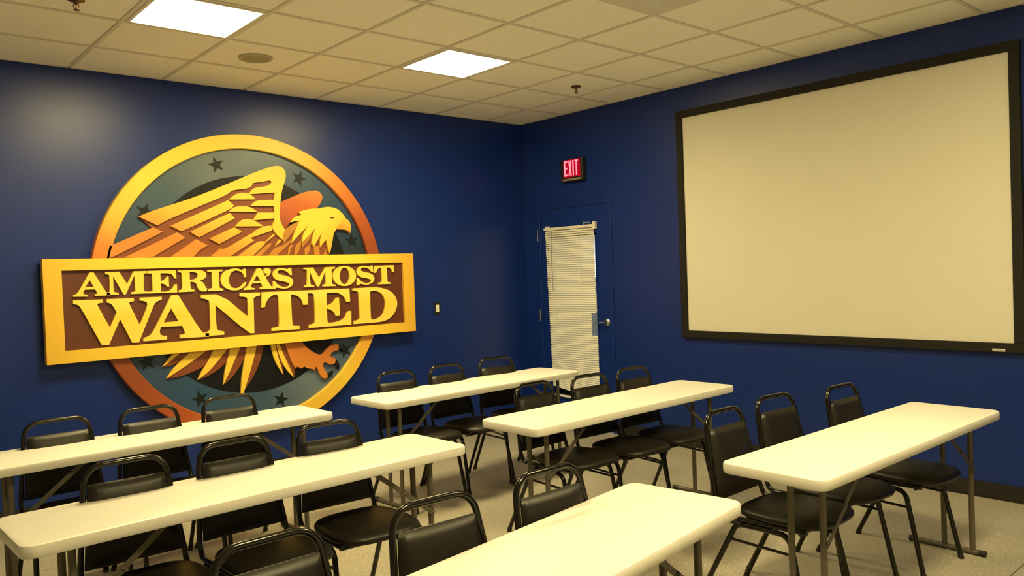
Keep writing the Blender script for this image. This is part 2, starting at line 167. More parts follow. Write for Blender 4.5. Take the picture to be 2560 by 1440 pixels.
M['print'] = mat('grey_print', (0.12, 0.12, 0.12), 0.6)
M['slat'] = mat('white_vinyl_slat', (0.74, 0.72, 0.66), 0.45, spec=0.4)
M['clear'] = mat('smoky_wand', (0.30, 0.29, 0.25), 0.25, spec=0.6)
M['chrome'] = mat('satin_chrome', (0.62, 0.60, 0.56), 0.25, metal=1.0)
M['hinge'] = mat('brass_hinge', (0.66, 0.58, 0.42), 0.35, metal=0.9)
M['exit_box'] = mat('black_exit_housing', (0.012, 0.011, 0.010), 0.45)
M['exit_red'] = emit('red_exit_face', (0.75, 0.004, 0.02), 0.62)
M['exit_letter'] = emit('lit_exit_letter', (1.0, 0.16, 0.20), 2.4)
M['exit_strip'] = mat('smoked_exit_strip', (0.30, 0.22, 0.14), 0.4)
M['switch_plate'] = mat('black_switch_plate', (0.010, 0.010, 0.010), 0.4)
M['switch'] = mat('white_rocker', (0.80, 0.78, 0.70), 0.35)
M['ground'] = mat('outdoor_pavement', (0.016, 0.010, 0.007), 0.9, vary=0.3, vscale=1.5)
# the painted sign
GOLD, GOLD2, ORANGE, RUST, BROWN = (0.84, 0.57, 0.060), (0.78, 0.43, 0.045), (0.66, 0.22, 0.035), (0.42, 0.085, 0.020), (0.24, 0.055, 0.016)
M['ring'] = conic('gold_ring_paint', [(-180, RUST), (-150, BROWN), (-120, (0.40, 0.085, 0.02)), (-103, ORANGE), (-85, GOLD2), (-45, GOLD), (-32, GOLD2),
                                      (-18, ORANGE), (-4, RUST), (12, BROWN), (30, (0.40, 0.085, 0.02)), (48, ORANGE), (62, GOLD2), (80, GOLD), (135, GOLD), (152, GOLD2), (163, ORANGE), (180, RUST)], 0.42)
_T, _L, _D = (0.022, 0.055, 0.125), (0.13, 0.18, 0.24), (0.010, 0.022, 0.046)
M['disc'] = conic('teal_disc_paint_and_glare', [(-180, _D), (-150, _T), (-120, (0.024, 0.070, 0.170)), (-85, (0.045, 0.09, 0.16)), (-60, _L), (-45, (0.08, 0.13, 0.21)), (-25, _T), (-8, _D), (15, _D), (35, _T), (60, (0.040, 0.08, 0.14)),
                                      (85, (0.07, 0.11, 0.15)), (108, (0.12, 0.16, 0.18)), (130, (0.045, 0.085, 0.125)), (155, _T), (180, _D)], 0.34)  # greyish stops near the top are partly lamp glare put into the paint
M['dark'] = mat('navy_centre_paint', (0.004, 0.006, 0.009), 0.45, spec=0.3)
M['star'] = mat('star_cutout_shade', (0.005, 0.009, 0.013), 0.45, spec=0.3)  # dark inlay colour stands in for the shade inside cut-out stars
M['feather'] = linear('gold_feather_paint', (0.35, 1.0), 0.0, 1.1, [(0, ORANGE), (0.16, ORANGE), (0.34, GOLD2), (0.55, GOLD), (1.0, (0.83, 0.53, 0.050))])
M['dull'] = mat('ochre_feather_paint', (0.44, 0.19, 0.03), 0.45, vary=0.15, vscale=12)
M['brown'] = mat('brown_wing_paint', (0.20, 0.052, 0.014), 0.5, vary=0.12, vscale=8)
M['farwing'] = linear('orange_wing_paint', (0.25, 1.0), 0.52, 0.98, [(0, BROWN), (0.25, RUST), (0.55, (0.52, 0.12, 0.02)), (0.8, ORANGE), (1.0, GOLD2)])
M['head'] = linear('gold_head_paint', (-0.75, 1.0), -0.62, 0.25, [(0, RUST), (0.22, ORANGE), (0.5, GOLD2), (0.75, GOLD), (1.0, GOLD)])
M['beak'] = linear('orange_beak_paint', (0.4, 1.0), 0.60, 0.86, [(0, (0.52, 0.13, 0.02)), (0.6, (0.72, 0.28, 0.03)), (1.0, GOLD2)])
M['eye'] = mat('brown_eye_paint', (0.17, 0.040, 0.012), 0.4)
M['leg'] = linear('orange_leg_paint', (0.3, 1.0), -0.75, -0.25, [(0, (0.42, 0.10, 0.03)), (0.35, (0.62, 0.22, 0.035)), (0.6, (0.56, 0.18, 0.03)), (1.0, BROWN)])
M['claw'] = mat('black_claw_paint', (0.010, 0.011, 0.013), 0.25)
M['tail'] = linear('gold_tail_paint', (0.0, 1.0), -1.0, -0.2, [(0, (0.86, 0.56, 0.08)), (0.55, GOLD), (0.8, GOLD2), (1.0, ORANGE)])
M['board'] = mat('brown_board_paint', (0.105, 0.026, 0.010), 0.5, bump=0.08, bscale=90, vary=0.08, vscale=5)
M['board_frame'] = linear('gold_frame_paint', (1.0, 0.12), -1.5, 1.5, [(0, (0.74, 0.44, 0.04)), (0.1, (0.82, 0.54, 0.045)), (0.4, (0.88, 0.64, 0.055)), (0.8, (0.88, 0.62, 0.05)), (0.93, (0.80, 0.48, 0.04)), (1, (0.70, 0.38, 0.035))])
M['letter'] = linear('gold_letter_paint', (0.0, 1.0), -0.45, 0.15, [(0, (0.92, 0.70, 0.14)), (0.45, (0.90, 0.60, 0.06)), (0.6, (0.92, 0.68, 0.12)), (1, (0.90, 0.60, 0.07))])

def floor_material():
    m, n, b = nt('speckled_vinyl_floor')
    tc = n.nodes.new('ShaderNodeTexCoord')
    v = n.nodes.new('ShaderNodeTexVoronoi'); v.inputs['Scale'].default_value = 210
    n.links.new(tc.outputs['Object'], v.inputs['Vector'])
    sp = n.nodes.new('ShaderNodeSeparateColor')
    n.links.new(v.outputs['Color'], sp.inputs[0])
    r = ramp_node(n, [(0.0, (0.30, 0.275, 0.225)), (0.14, (0.345, 0.32, 0.265)), (0.6, (0.385, 0.355, 0.295)), (0.92, (0.42, 0.39, 0.32)), (0.955, (0.52, 0.485, 0.39)), (1.0, (0.72, 0.67, 0.53))])
    n.links.new(sp.outputs[0], r.inputs[0])
    t = n.nodes.new('ShaderNodeTexNoise'); t.inputs['Scale'].default_value = 1.6; t.inputs['Detail'].default_value = 5
    n.links.new(tc.outputs['Object'], t.inputs['Vector'])
    r2 = ramp_node(n, [(0.3, (0.88, 0.88, 0.88)), (0.7, (1.08, 1.08, 1.08))])
    n.links.new(t.outputs['Fac'], r2.inputs[0])
    x = n.nodes.new('ShaderNodeMix'); x.data_type = 'RGBA'; x.blend_type = 'MULTIPLY'; x.inputs[0].default_value = 1
    n.links.new(r.outputs[0], x.inputs[6]); n.links.new(r2.outputs[0], x.inputs[7])
    # welded seams between the sheets
    s = n.nodes.new('ShaderNodeSeparateXYZ'); n.links.new(tc.outputs['Object'], s.inputs[0])
    pm = n.nodes.new('ShaderNodeMath'); pm.operation = 'PINGPONG'; pm.inputs[1].default_value = 0.915
    ad = n.nodes.new('ShaderNodeMath'); ad.operation = 'ADD'; ad.inputs[1].default_value = 4.735
    n.links.new(s.outputs['Y'], ad.inputs[0]); n.links.new(ad.outputs[0], pm.inputs[0])
    lt = n.nodes.new('ShaderNodeMath'); lt.operation = 'LESS_THAN'; lt.inputs[1].default_value = 0.003
    n.links.new(pm.outputs[0], lt.inputs[0])
    y = n.nodes.new('ShaderNodeMix'); y.data_type = 'RGBA'
    y.inputs[7].default_value = (0.09, 0.08, 0.065, 1)
    n.links.new(lt.outputs[0], y.inputs[0]); n.links.new(x.outputs[2], y.inputs[6])
    n.links.new(y.outputs[2], b.inputs['Base Color'])
    b.inputs['Roughness'].default_value = 0.42
    b.inputs['Specular IOR Level'].default_value = 0.4
    return m
M['floor'] = floor_material()

def glass_material():
    m = bpy.data.materials.new('door_glass'); m.use_nodes = True
    n = m.node_tree
    n.nodes.remove(n.nodes['Principled BSDF'])
    t = n.nodes.new('ShaderNodeBsdfTransparent'); t.inputs[0].default_value = (0.86, 0.90, 0.88, 1)
    g = n.nodes.new('ShaderNodeBsdfGlossy'); g.inputs['Roughness'].default_value = 0.02
    f = n.nodes.new('ShaderNodeFresnel'); f.inputs[0].default_value = 1.45
    x = n.nodes.new('ShaderNodeMixShader')
    n.links.new(f.outputs[0], x.inputs[0]); n.links.new(t.outputs[0], x.inputs[1]); n.links.new(g.outputs[0], x.inputs[2])
    n.links.new(x.outputs[0], n.nodes['Material Output'].inputs[0])
    return m
M['glass'] = glass_material()

# ------------------------------------------------------------------ mesh helpers
def finish(name, bm, m, parent=None, smooth=False, angle=None):
    bmesh.ops.recalc_face_normals(bm, faces=bm.faces[:])
    me = bpy.data.meshes.new(name)
    bm.to_mesh(me); bm.free()
    for k in (m if isinstance(m, (list, tuple)) else [m]):
        me.materials.append(k)
    if smooth:
        me.polygons.foreach_set('use_smooth', [True] * len(me.polygons))
        if angle is not None:
            me.set_sharp_from_angle(angle=math.radians(angle))
    o = bpy.data.objects.new(name, me)
    COL.objects.link(o)
    if parent is not None:
        o.parent = parent
    return o

def empty(name, loc=(0, 0, 0), rz=0.0):
    o = bpy.data.objects.new(name, None)
    o.empty_display_size = 0.1
    o.location = loc; o.rotation_euler = (0, 0, rz)
    COL.objects.link(o)
    return o

def tag(o, label, cat, group=None):
    o['label'] = label; o['category'] = cat
    if group:
        o['group'] = group
    return o

def struct(o, label=None):
    o['kind'] = 'structure'
    if label:
        o['label'] = label
    return o

def box(bm, lo, hi, mi=0):
    x0, y0, z0 = lo; x1, y1, z1 = hi
    v = [bm.verts.new(p) for p in ((x0, y0, z0), (x1, y0, z0), (x1, y1, z0), (x0, y1, z0),
                                   (x0, y0, z1), (x1, y0, z1), (x1, y1, z1), (x0, y1, z1))]
    for f in ((3, 2, 1, 0), (4, 5, 6, 7), (0, 1, 5, 4), (1, 2, 6, 5), (2, 3, 7, 6), (3, 0, 4, 7)):
        bm.faces.new([v[i] for i in f]).material_index = mi

def bevel_box(bm, lo, hi, r=0.004, seg=2):
    t = bmesh.new()
    box(t, lo, hi)
    bmesh.ops.bevel(t, geom=t.edges[:], offset=r, segments=seg, profile=0.5, affect='EDGES')
    merge(bm, t)

def merge(bm, t, mx=None):
    mp = {}
    for v in t.verts:
        mp[v] = bm.verts.new(mx @ v.co if mx else v.co)
    for f in t.faces:
        g = bm.faces.new([mp[v] for v in f.verts]); g.material_index = f.material_index; g.smooth = f.smooth
    t.free()

def fillet(pts, r, seg=6):
    """round the inner corners of a polyline; r is one radius or one per corner"""
    P = [Vector(p) for p in pts]
    out = [P[0]]
    for i in range(1, len(P) - 1):
        ri = r[i - 1] if isinstance(r, (list, tuple)) else r
        a = (P[i - 1] - P[i]); b = (P[i + 1] - P[i])
        la, lb = a.length, b.length
        a.normalize(); b.normalize()
        ang = a.angle(b)
        d = min(ri / math.tan(ang / 2), la * 0.49 if i > 1 else la * 0.98, lb * 0.49 if i < len(P) - 2 else lb * 0.98)
        ri2 = d * math.tan(ang / 2)
        bis = (a + b).normalized()
        c = P[i] + bis * (ri2 / math.sin(ang / 2))
        u0 = P[i] + a * d - c; u1 = P[i] + b * d - c
        tot = u0.angle(u1)
        for k in range(seg + 1):
            t = k / seg
            s0 = math.sin((1 - t) * tot) / math.sin(tot); s1 = math.sin(t * tot) / math.sin(tot)
            out.append(c + u0 * s0 + u1 * s1)
    out.append(P[-1])
    return out

def tube(bm, path, r, n=10, flat=None, cap=True):
    P = [Vector(p) for p in path]
    rings = []
    ref = None
    for i, p in enumerate(P):
        t = (P[min(i + 1, len(P) - 1)] - P[max(i - 1, 0)]).normalized()
        if ref is None:
            ref = Vector((1, 0, 0)) if abs(t.x) < 0.8 else Vector((0, 0, 1))
        a = (ref - t * ref.dot(t)).normalized()
        b = t.cross(a)
        ref = a
        ring = []
        for k in range(n):
            w = 2 * PI * k / n
            ring.append(bm.verts.new(p + a * (r * math.cos(w)) + b * ((flat or r) * math.sin(w))))
        rings.append(ring)
    for i in range(len(rings) - 1):
        for k in range(n):
            bm.faces.new((rings[i][k], rings[i][(k + 1) % n], rings[i + 1][(k + 1) % n], rings[i + 1][k]))
    if cap:
        bm.faces.new(rings[0][::-1]); bm.faces.new(rings[-1])

def chaikin(poly, times=2, keep=48):
    """round the gentle corners of a closed outline, keep the sharp ones"""
    for _ in range(times):
        n = len(poly); out = []
        for i in range(n):
            a, p, b = Vector(poly[i - 1]), Vector(poly[i]), Vector(poly[(i + 1) % n])
            u, v = p - a, b - p
            if u.length < 1e-6 or v.length < 1e-6:
                continue
            if math.degrees(u.angle(v)) > keep:
                out.append(tuple(p))
            else:
                out.append(tuple(p + (a - p) * 0.25)); out.append(tuple(p + (b - p) * 0.25))
        poly = out
    return poly

def prism(bm, poly, y0, y1, holes=(), round_=2):
    """an outline in the (x, z) plane given depth from y0 (back) to y1 (front)"""
    loops = [poly] + list(holes)
    if round_:
        loops = [chaikin(l, round_) for l in loops]
    tri = tessellate_polygon([[Vector((x, z, 0)) for x, z in l] for l in loops])
    flat = [p for l in loops for p in l]
    fr = [bm.verts.new((x, y1, z)) for x, z in flat]
    bk = [bm.verts.new((x, y0, z)) for x, z in flat]
    for a, b, c in tri:
        if len({a, b, c}) == 3:
            try:
                bm.faces.new((fr[a], fr[b], fr[c])); bm.faces.new((bk[c], bk[b], bk[a]))
            except ValueError:
                pass
    k = 0
    for l in loops:
        n = len(l)
        for i in range(n):
            j = (i + 1) % n
            bm.faces.new((fr[k + i], fr[k + j], bk[k + j], bk[k + i]))
        k += n

def lathe(bm, prof, n=32, c=(0, 0, 0)):
    rings = [[bm.verts.new((c[0] + r * math.cos(2 * PI * k / n), c[1] + r * math.sin(2 * PI * k / n), c[2] + z)) for k in range(n)] for r, z in prof]
    for a, b in zip(rings, rings[1:]):
        for k in range(n):
            bm.faces.new((a[k], a[(k + 1) % n], b[(k + 1) % n], b[k]))
    bm.faces.new(rings[0][::-1]); bm.faces.new(rings[-1])

def BM():
    return bmesh.new()

# ------------------------------------------------------------------ the room
def cell_lo(i, j):
    return GX - (i + 1) * TILE, GY - (j + 1) * TILE

bm = BM(); box(bm, (XMIN, YMIN, -0.1), (0, 0, 0)); struct(finish('floor', bm, M['floor']), 'speckled beige grey vinyl floor')
# ceiling: white tiles with the T-bar grid standing a little below them
bm = BM()
box(bm, (XMIN, YMIN, CEIL + 0.006), (0, 0, CEIL + 0.1), 0)
k = 1
while GX - k * TILE > XMIN:
    x = GX - k * TILE; box(bm, (x - 0.012, YMIN, CEIL - 0.001), (x + 0.012, 0, CEIL + 0.007), 1); k += 1
k = 1
while GY - k * TILE > YMIN:
    y = GY - k * TILE; box(bm, (XMIN, y - 0.012, CEIL - 0.0005), (0, y + 0.012, CEIL + 0.007), 1); k += 1
box(bm, (XMIN, -0.02, CEIL - 0.001), (0, 0, CEIL + 0.007), 1)
box(bm, (-0.02, YMIN, CEIL - 0.001), (0, 0, CEIL + 0.007), 1)
struct(finish('ceiling', bm, [M['tile'], M['grid']]), 'white suspended tile ceiling')

bm = BM(); box(bm, (XMIN, 0, 0), (0.15, 0.15, CEIL + 0.1)); struct(finish('wall_left', bm, M['wall']), 'deep blue wall carrying the eagle emblem')
D0, D1, DZ = -0.195, -1.180, 2.175      # rough opening of the exit door
bm = BM()
box(bm, (0, D0, 0), (0.15, 0, CEIL + 0.1))
box(bm, (0, D1, DZ), (0.15, D0, CEIL + 0.1))
box(bm, (0, YMIN, 0), (0.15, D1, CEIL + 0.1))
struct(finish('wall_right', bm, M['wall']), 'deep blue wall carrying the screen and the exit door')
bm = BM(); box(bm, (XMIN - 0.15, YMIN, 0), (XMIN, 0.15, CEIL + 0.1)); struct(finish('wall_side', bm, M['pale_wall']))
bm = BM(); box(bm, (XMIN - 0.15, YMIN - 0.15, 0), (0.15, YMIN, CEIL + 0.1)); struct(finish('wall_rear', bm, M['pale_wall']))

def baseboard(name, segs):
    bm = BM()
    for lo, hi, axis in segs:
        if axis == 'x':     # along x on the y = 0 wall
            box(bm, (lo, -0.007, 0), (hi, 0, 0.102)); box(bm, (lo, -0.014, 0), (hi, -0.006, 0.010))
        else:
            box(bm, (-0.007, lo, 0), (0, hi, 0.102)); box(bm, (-0.014, lo, 0), (-0.006, hi, 0.010))
    return struct(finish(name, bm, M['base']))
baseboard('baseboard_left', [(XMIN, 0, 'x')])
baseboard('baseboard_right', [(YMIN, D1 - 0.005, 'y'), (D0 + 0.005, -0.014, 'y')])

# exit door: steel frame, slab with a long glazed light, hinges, lever
bm = BM()
for lo, hi in (((-0.012, D0 - 0.045, 0), (0.12, D0, DZ)), ((-0.012, D1, 0), (0.12, D1 + 0.045, DZ)), ((-0.012, D1 + 0.0455, DZ - 0.047), (0.12, D0 - 0.0455, DZ))):
    bevel_box(bm, lo, hi, 0.003, 1)
struct(finish('trim_1', bm, M['door']), 'blue steel door frame')
SY0, SY1, SZ = D0 - 0.048, D1 + 0.048, DZ - 0.050
LY0, LY1, LZ0, LZ1 = -0.335, -0.985, 0.26, 1.865
door = empty('door_1', (0.03, SY0, 0)); struct(door, 'blue exit door with a tall glazed light')
def in_door(lo, hi):
    return ((lo[0] - 0.03, lo[1] - SY0, lo[2]), (hi[0] - 0.03, hi[1] - SY0, hi[2]))
bm = BM()
for lo, hi in (((0.0, LY0, 0.008), (0.045, SY0, SZ)), ((0.0, SY1, 0.008), (0.045, LY1, SZ)),
               ((0.0, LY1, 0.008), (0.045, LY0, LZ0)), ((0.0, LY1, LZ1), (0.045, LY0, SZ))):
    box(bm, *in_door(lo, hi))
finish('slab', bm, M['door'], door)
bm = BM()
for lo, hi in (((-0.008, LY0 - 0.02, LZ0), (0.0, LY0, LZ1)), ((-0.008, LY1, LZ0), (0.0, LY1 + 0.012, LZ1)),
               ((-0.008, LY1, LZ0), (0.0, LY0, LZ0 + 0.02)), ((-0.008, LY1, LZ1 - 0.02), (0.0, LY0, LZ1))):
    box(bm, *in_door(lo, hi))
finish('glazing_bead', bm, M['door'], door)
bm = BM(); box(bm, *in_door((0.018, LY1, LZ0), (0.024, LY0, LZ1))); finish('pane', bm, M['glass'], door)
for z in (1.88, 1.078, 0.25):
    bm = BM()
    tube(bm, [(-0.038, D0 - 0.008 - SY0, z - 0.058), (-0.038, D0 - 0.008 - SY0, z + 0.058)], 0.0065, 10)
    box(bm, (-0.040, D0 - 0.020 - SY0, z - 0.055), (-0.036, D0 - 0.004 - SY0, z + 0.055))
    finish('hinge', bm, M['hinge'], door)
HY = -1.090 - SY0
bm = BM()
t = BM(); lathe(t, [(0.034, 0), (0.036, 0.004), (0.030, 0.012), (0.014, 0.016), (0.012, 0.045), (0.012, 0.052)], 24)
merge(bm, t, Matrix.Translation((-0.030, HY, 1.030)) @ Matrix.Rotation(-PI / 2, 4, 'Y'))
tube(bm, fillet([(-0.074, HY, 1.030), (-0.082, HY + 0.03, 1.030), (-0.080, HY + 0.125, 1.020)], 0.02), 0.010, 10, 0.007)
finish('lever_handle', bm, M['chrome'], door, True, 40)
bm = BM(); box(bm, (0.16, -40, -0.12), (90, 90, -0.06)); struct(finish('ground', bm, M['ground']), 'pavement outside the door')

# ------------------------------------------------------------------ things on the right wall
# mini blind hung on the door, in the door's plane; local x out of the wall is negative
blind = tag(empty('mini_blind', (0.03, -0.306, 1.945)), 'white slatted mini blind hanging over the glazed blue door', 'blind')
bm = BM(); box(bm, (-0.052, -0.672, -0.026), (-0.026, 0.0, 0.0)); finish('head_rail', bm, M['slat'], blind)
for y0, y1, z0, z1 in ((-0.026, -0.068, -0.028, 0.016), (-0.692, -0.660, -0.045, 0.026)):
    bm = BM(); bevel_box(bm, (-0.058, min(y0, y1), z0), (-0.022, max(y0, y1), z1), 0.002, 1); finish('bracket', bm, M['slat'], blind)
rng = random.Random(7)
bm = BM()
pitch = 0.0212
nsl = 76
for k in range(nsl):
    z = -0.040 - k * pitch
    zw = 1.945 + z
    sag = max(0.0, k - 60) * 0.00013
    yl = -0.010 - 0.0006 * k + rng.uniform(-.002, .002)
    yr = -0.660 + rng.uniform(-.004, .002) - (0.010 if 1.30 > zw > 1.13 else 0.0)
    if 0.905 < zw < 1.115:
        yr += 0.062
    elif zw <= 0.905:
        yr -= 0.012
    tilt = math.radians(57)
    if k in (14, 24, 25, 36):
        yr -= 0.006
    seg = 5
    cols = []
    for y, dz in ((yl, sag * 40), (yr, -0.012 * max(0, k - 62) / 14)):
        col = []
        for s in range(seg + 1):
            t = s / seg - 0.5
            cx = -0.040 - t * 0.025 * math.cos(tilt) - 0.0022 * (1 - 4 * t * t)
            col.append(bm.verts.new((cx, y, z + dz - t * 0.025 * math.sin(tilt))))
        cols.append(col)
    for s in range(seg):
        bm.faces.new((cols[0][s], cols[0][s + 1], cols[1][s + 1], cols[1][s]))
finish('slats', bm, M['slat'], blind, True)
zb = -0.040 - nsl * pitch
bm = BM()
t = BM(); box(t, (-0.052, -0.665, -0.008), (-0.030, -0.055, 0.008))
merge(bm, t, Matrix.Translation((0, 0, zb)) @ Matrix.Rotation(math.radians(1.2), 4, 'X'))
finish('bottom_rail', bm, M['slat'], blind)
bm = BM(); tube(bm, [(-0.062, -0.112, -0.025), (-0.066, -0.110, -0.35), (-0.064, -0.118, -0.62)], 0.0028, 8); finish('wand', bm, M['clear'], blind)
for y in (-0.14, -0.50):
    bm = BM(); tube(bm, [(-0.0535, y, -0.026), (-0.0535, y, zb)], 0.0011, 6); finish('ladder_cord', bm, M['slat'], blind)
bm = BM(); tube(bm, fillet([(-0.045, -0.535, 0.0), (-0.050, -0.545, 0.034), (-0.048, -0.575, 0.014), (-0.046, -0.600, 0.026), (-0.046, -0.618, 0.018), (-0.048, -0.622, 0.0)], 0.008, 3), 0.0013, 6)
finish('lift_cord', bm, M['slat'], blind)

# lit exit sign over the door
ex = tag(empty('exit_sign', (0, -0.750, 2.365)), 'black boxed exit sign with glowing red letters above the door', 'exit sign')
bm = BM(); bevel_box(bm, (-0.060, -0.145, 0), (0, 0.145, 0.210), 0.006, 2); finish('housing', bm, M['exit_box'], ex)
bm = BM(); box(bm, (-0.0625, -0.118, 0.040), (-0.059, 0.100, 0.204)); finish('face', bm, M['exit_red'], ex)
bm = BM(); box(bm, (-0.063, -0.125, 0.010), (-0.058, 0.112, 0.026)); finish('light_strip', bm, M['exit_strip'], ex)
def yz_prism(bm, poly, x0, x1):
    """an outline in (u, z), u running to the right as one faces the right wall (u = -y)"""
    f = [bm.verts.new((x1, -u, z)) for u, z in poly]; b = [bm.verts.new((x0, -u, z)) for u, z in poly]
    tri = tessellate_polygon([[Vector((u, z, 0)) for u, z in poly]])
    for a, c, d in tri:
        bm.faces.new((f[a], f[c], f[d]))
    for i in range(len(poly)):
        j = (i + 1) % len(poly); bm.faces.new((f[i], f[j], b[j], b[i]))
w_, h_, s_ = 0.042, 0.144, 0.0155
GLYPH = {'E': (w_, [(0, 0), (w_, 0), (w_, s_), (s_, s_), (s_, .064), (w_ * .95, .064), (w_ * .95, .080), (s_, .080), (s_, h_ - s_), (w_, h_ - s_), (w_, h_), (0, h_)]),
         'X': (w_, [(0, 0), (.015, 0), (.021, .052), (.027, 0), (.042, 0), (.0295, .072), (.042, h_), (.027, h_), (.021, .095), (.015, h_), (0, h_), (.0125, .072)]),
         'I': (s_, [(0, 0), (s_, 0), (s_, h_), (0, h_)]),
         'T': (w_, [(.013, 0), (.029, 0), (.029, h_ - s_), (w_, h_ - s_), (w_, h_), (0, h_), (0, h_ - s_), (.013, h_ - s_)])}
u = -0.088
for ch in 'EXIT':
    wd, poly = GLYPH[ch]
    bm = BM(); yz_prism(bm, [(u + a, 0.052 + b) for a, b in poly], -0.060, -0.0645)
    finish('letter', bm, M['exit_letter'], ex)
    u += wd + 0.0135

# projection screen
sc = tag(empty('projection_screen', (0, -3.212, 0.926)), 'large black framed white projection screen on the right wall', 'screen')
HW, SH, BW = 1.258, 1.887, 0.060
def frame_bar(bm, poly, x0, x1):
    yz_prism(bm, poly, x0, x1)
bm = BM()
bevel_box(bm, (-0.040, -HW, 0), (0, HW, BW), 0.004, 2)
bevel_box(bm, (-0.040, -HW, SH - BW), (0, HW, SH), 0.004, 2)
bevel_box(bm, (-0.040, -HW, BW), (0, -HW + BW, SH - BW), 0.004, 2)
bevel_box(bm, (-0.040, HW - BW, BW), (0, HW, SH - BW), 0.004, 2)
finish('frame', bm, M['frame'], sc)
bm = BM(); box(bm, (-0.022, -HW + BW, BW), (-0.012, HW - BW, SH - BW)); finish('screen_surface', bm, M['screen'], sc)
bm = BM(); box(bm, (-0.0412, -1.150, 0.008), (-0.0398, -1.080, 0.024)); lab = finish('maker_label', bm, M['label'], sc)
bm = BM()
for k in range(9):
    box(bm, (-0.0416, -1.143 + k * 0.0066, 0.013), (-0.0411, -1.143 + k * 0.0066 + 0.004, 0.0185))
finish('print', bm, M['print'], lab)

# ------------------------------------------------------------------ things on the ceiling
def ceiling_light(i, j, label, group):
    x, y = cell_lo(i, j)
    t = tag(empty('ceiling_light', (x + TILE / 2, y + TILE / 2, CEIL)), label, 'light', group)
    h = TILE / 2 - 0.013
    bm = BM()
    for lo, hi in (((-h, -h, -0.004), (h, -h + 0.022, 0.004)), ((-h, h - 0.022, -0.004), (h, h, 0.004)),
                   ((-h, -h + 0.022, -0.004), (-h + 0.022, h - 0.022, 0.004)), ((h - 0.022, -h + 0.022, -0.004), (h, h - 0.022, 0.004))):
        box(bm, lo, hi)
    finish('frame', bm, M['lamp_trim'], t)
    bm = BM(); box(bm, (-h + 0.022, -h + 0.022, -0.001), (h - 0.022, h - 0.022, 0.004)); finish('diffuser', bm, M['lens'], t)
    return t
for (i, j) in LAMP_CELLS:
    lab = {(3, 2): 'square lit ceiling panel right of the round ceiling speaker', (6, 2): 'square lit ceiling panel left of the round ceiling speaker'}.get((i, j))
    ceiling_light(i, j, lab or 'square lit ceiling panel behind the camera, outside the view of the photo', 'lit ceiling panels')

x, y = cell_lo(3, 5)
av = tag(empty('air_diffuser', (x + TILE / 2, y + TILE / 2, CEIL)), 'square white stepped air diffuser set in the ceiling', 'air vent')
h = TILE / 2 - 0.012
def ring_sq(bm, a0, z0, a1, z1):
    q = [[bm.verts.new((sx * a, sy * a, z)) for sx, sy in ((-1, -1), (1, -1), (1, 1), (-1, 1))] for a, z in ((a0, z0), (a1, z1))]
    for k in range(4):
        bm.faces.new((q[0][k], q[0][(k + 1) % 4], q[1][(k + 1) % 4], q[1][k]))
bm = BM(); ring_sq(bm, h, -0.004, h - 0.085, -0.004); ring_sq(bm, h, -0.004, h, 0.004); ring_sq(bm, h - 0.085, -0.004, h - 0.10, 0.004); finish('flange', bm, M['grid'], av)
for k, a in enumerate((0.185, 0.135, 0.085)):
    bm = BM(); ring_sq(bm, a, -0.016 + 0.002 * k, a - 0.030, -0.004); ring_sq(bm, a - 0.004, -0.014 + 0.002 * k, a - 0.030, -0.004); finish('louvre', bm, M['white_metal'], av)
bm = BM(); box(bm, (-0.05, -0.05, -0.012), (0.05, 0.05, 0.004)); finish('centre_plate', bm, M['white_metal'], av)

sp = tag(empty('ceiling_speaker', (-3.21 , -0.905, CEIL)), 'round beige ceiling speaker between the two lit panels', 'speaker')
bm = BM(); lathe(bm, [(0.112, 0.006), (0.112, -0.002), (0.106, -0.006), (0.088, -0.006), (0.086, 0.0)], 40); finish('rim', bm, mat('beige_speaker_rim', (0.44, 0.41, 0.32), 0.6), sp, True, 30)
bm = BM(); lathe(bm, [(0.088, 0.002), (0.088, -0.004), (0.06, -0.008), (0.02, -0.0095)], 40); finish('grille', bm, M['speaker'], sp, True, 40)

def sprinkler(x, y, label):
    t = tag(empty('sprinkler_head', (x, y, CEIL)), label, 'sprinkler', 'ceiling sprinklers')
    bm = BM(); lathe(bm, [(0.042, 0.006), (0.041, -0.003), (0.030, -0.008), (0.014, -0.011)], 24); finish('escutcheon', bm, M['brass'], t, True, 40)
    bm = BM()
    lathe(bm, [(0.011, -0.009), (0.011, -0.022), (0.006, -0.024)], 12)
    for s in (-1, 1):
        tube(bm, [(s * 0.010, 0, -0.020), (s * 0.014, 0, -0.034), (s * 0.004, 0, -0.050)], 0.0028, 8)
    tube(bm, [(0, 0, -0.022), (0, 0, -0.046)], 0.0030, 8)
    finish('yoke', bm, M['brass'], t, True, 40)
    bm = BM(); lathe(bm, [(0.003, -0.049), (0.013, -0.050), (0.016, -0.053), (0.003, -0.054)], 16); finish('deflector', bm, M['brass'], t, True, 40)
sprinkler(-0.752, -1.508, 'small bronze sprinkler head hanging near the corner above the door')
sprinkler(-4.41, -1.45, 'dark sprinkler head at the top left edge beside the lit panel')

# ------------------------------------------------------------------ light switch on the left wall
sw = tag(empty('light_switch', (-1.140, 0, 1.211)), 'black light switch plate with a white rocker right of the emblem', 'light switch')
bm = BM(); bevel_box(bm, (-0.038, -0.007, -0.060), (0.038, 0, 0.060), 0.003, 2); finish('plate', bm, M['switch_plate'], sw)
bm = BM(); bevel_box(bm, (-0.0165, -0.012, -0.034), (0.0165, -0.004, 0.034), 0.002, 1); finish('rocker', bm, M['switch'], sw)

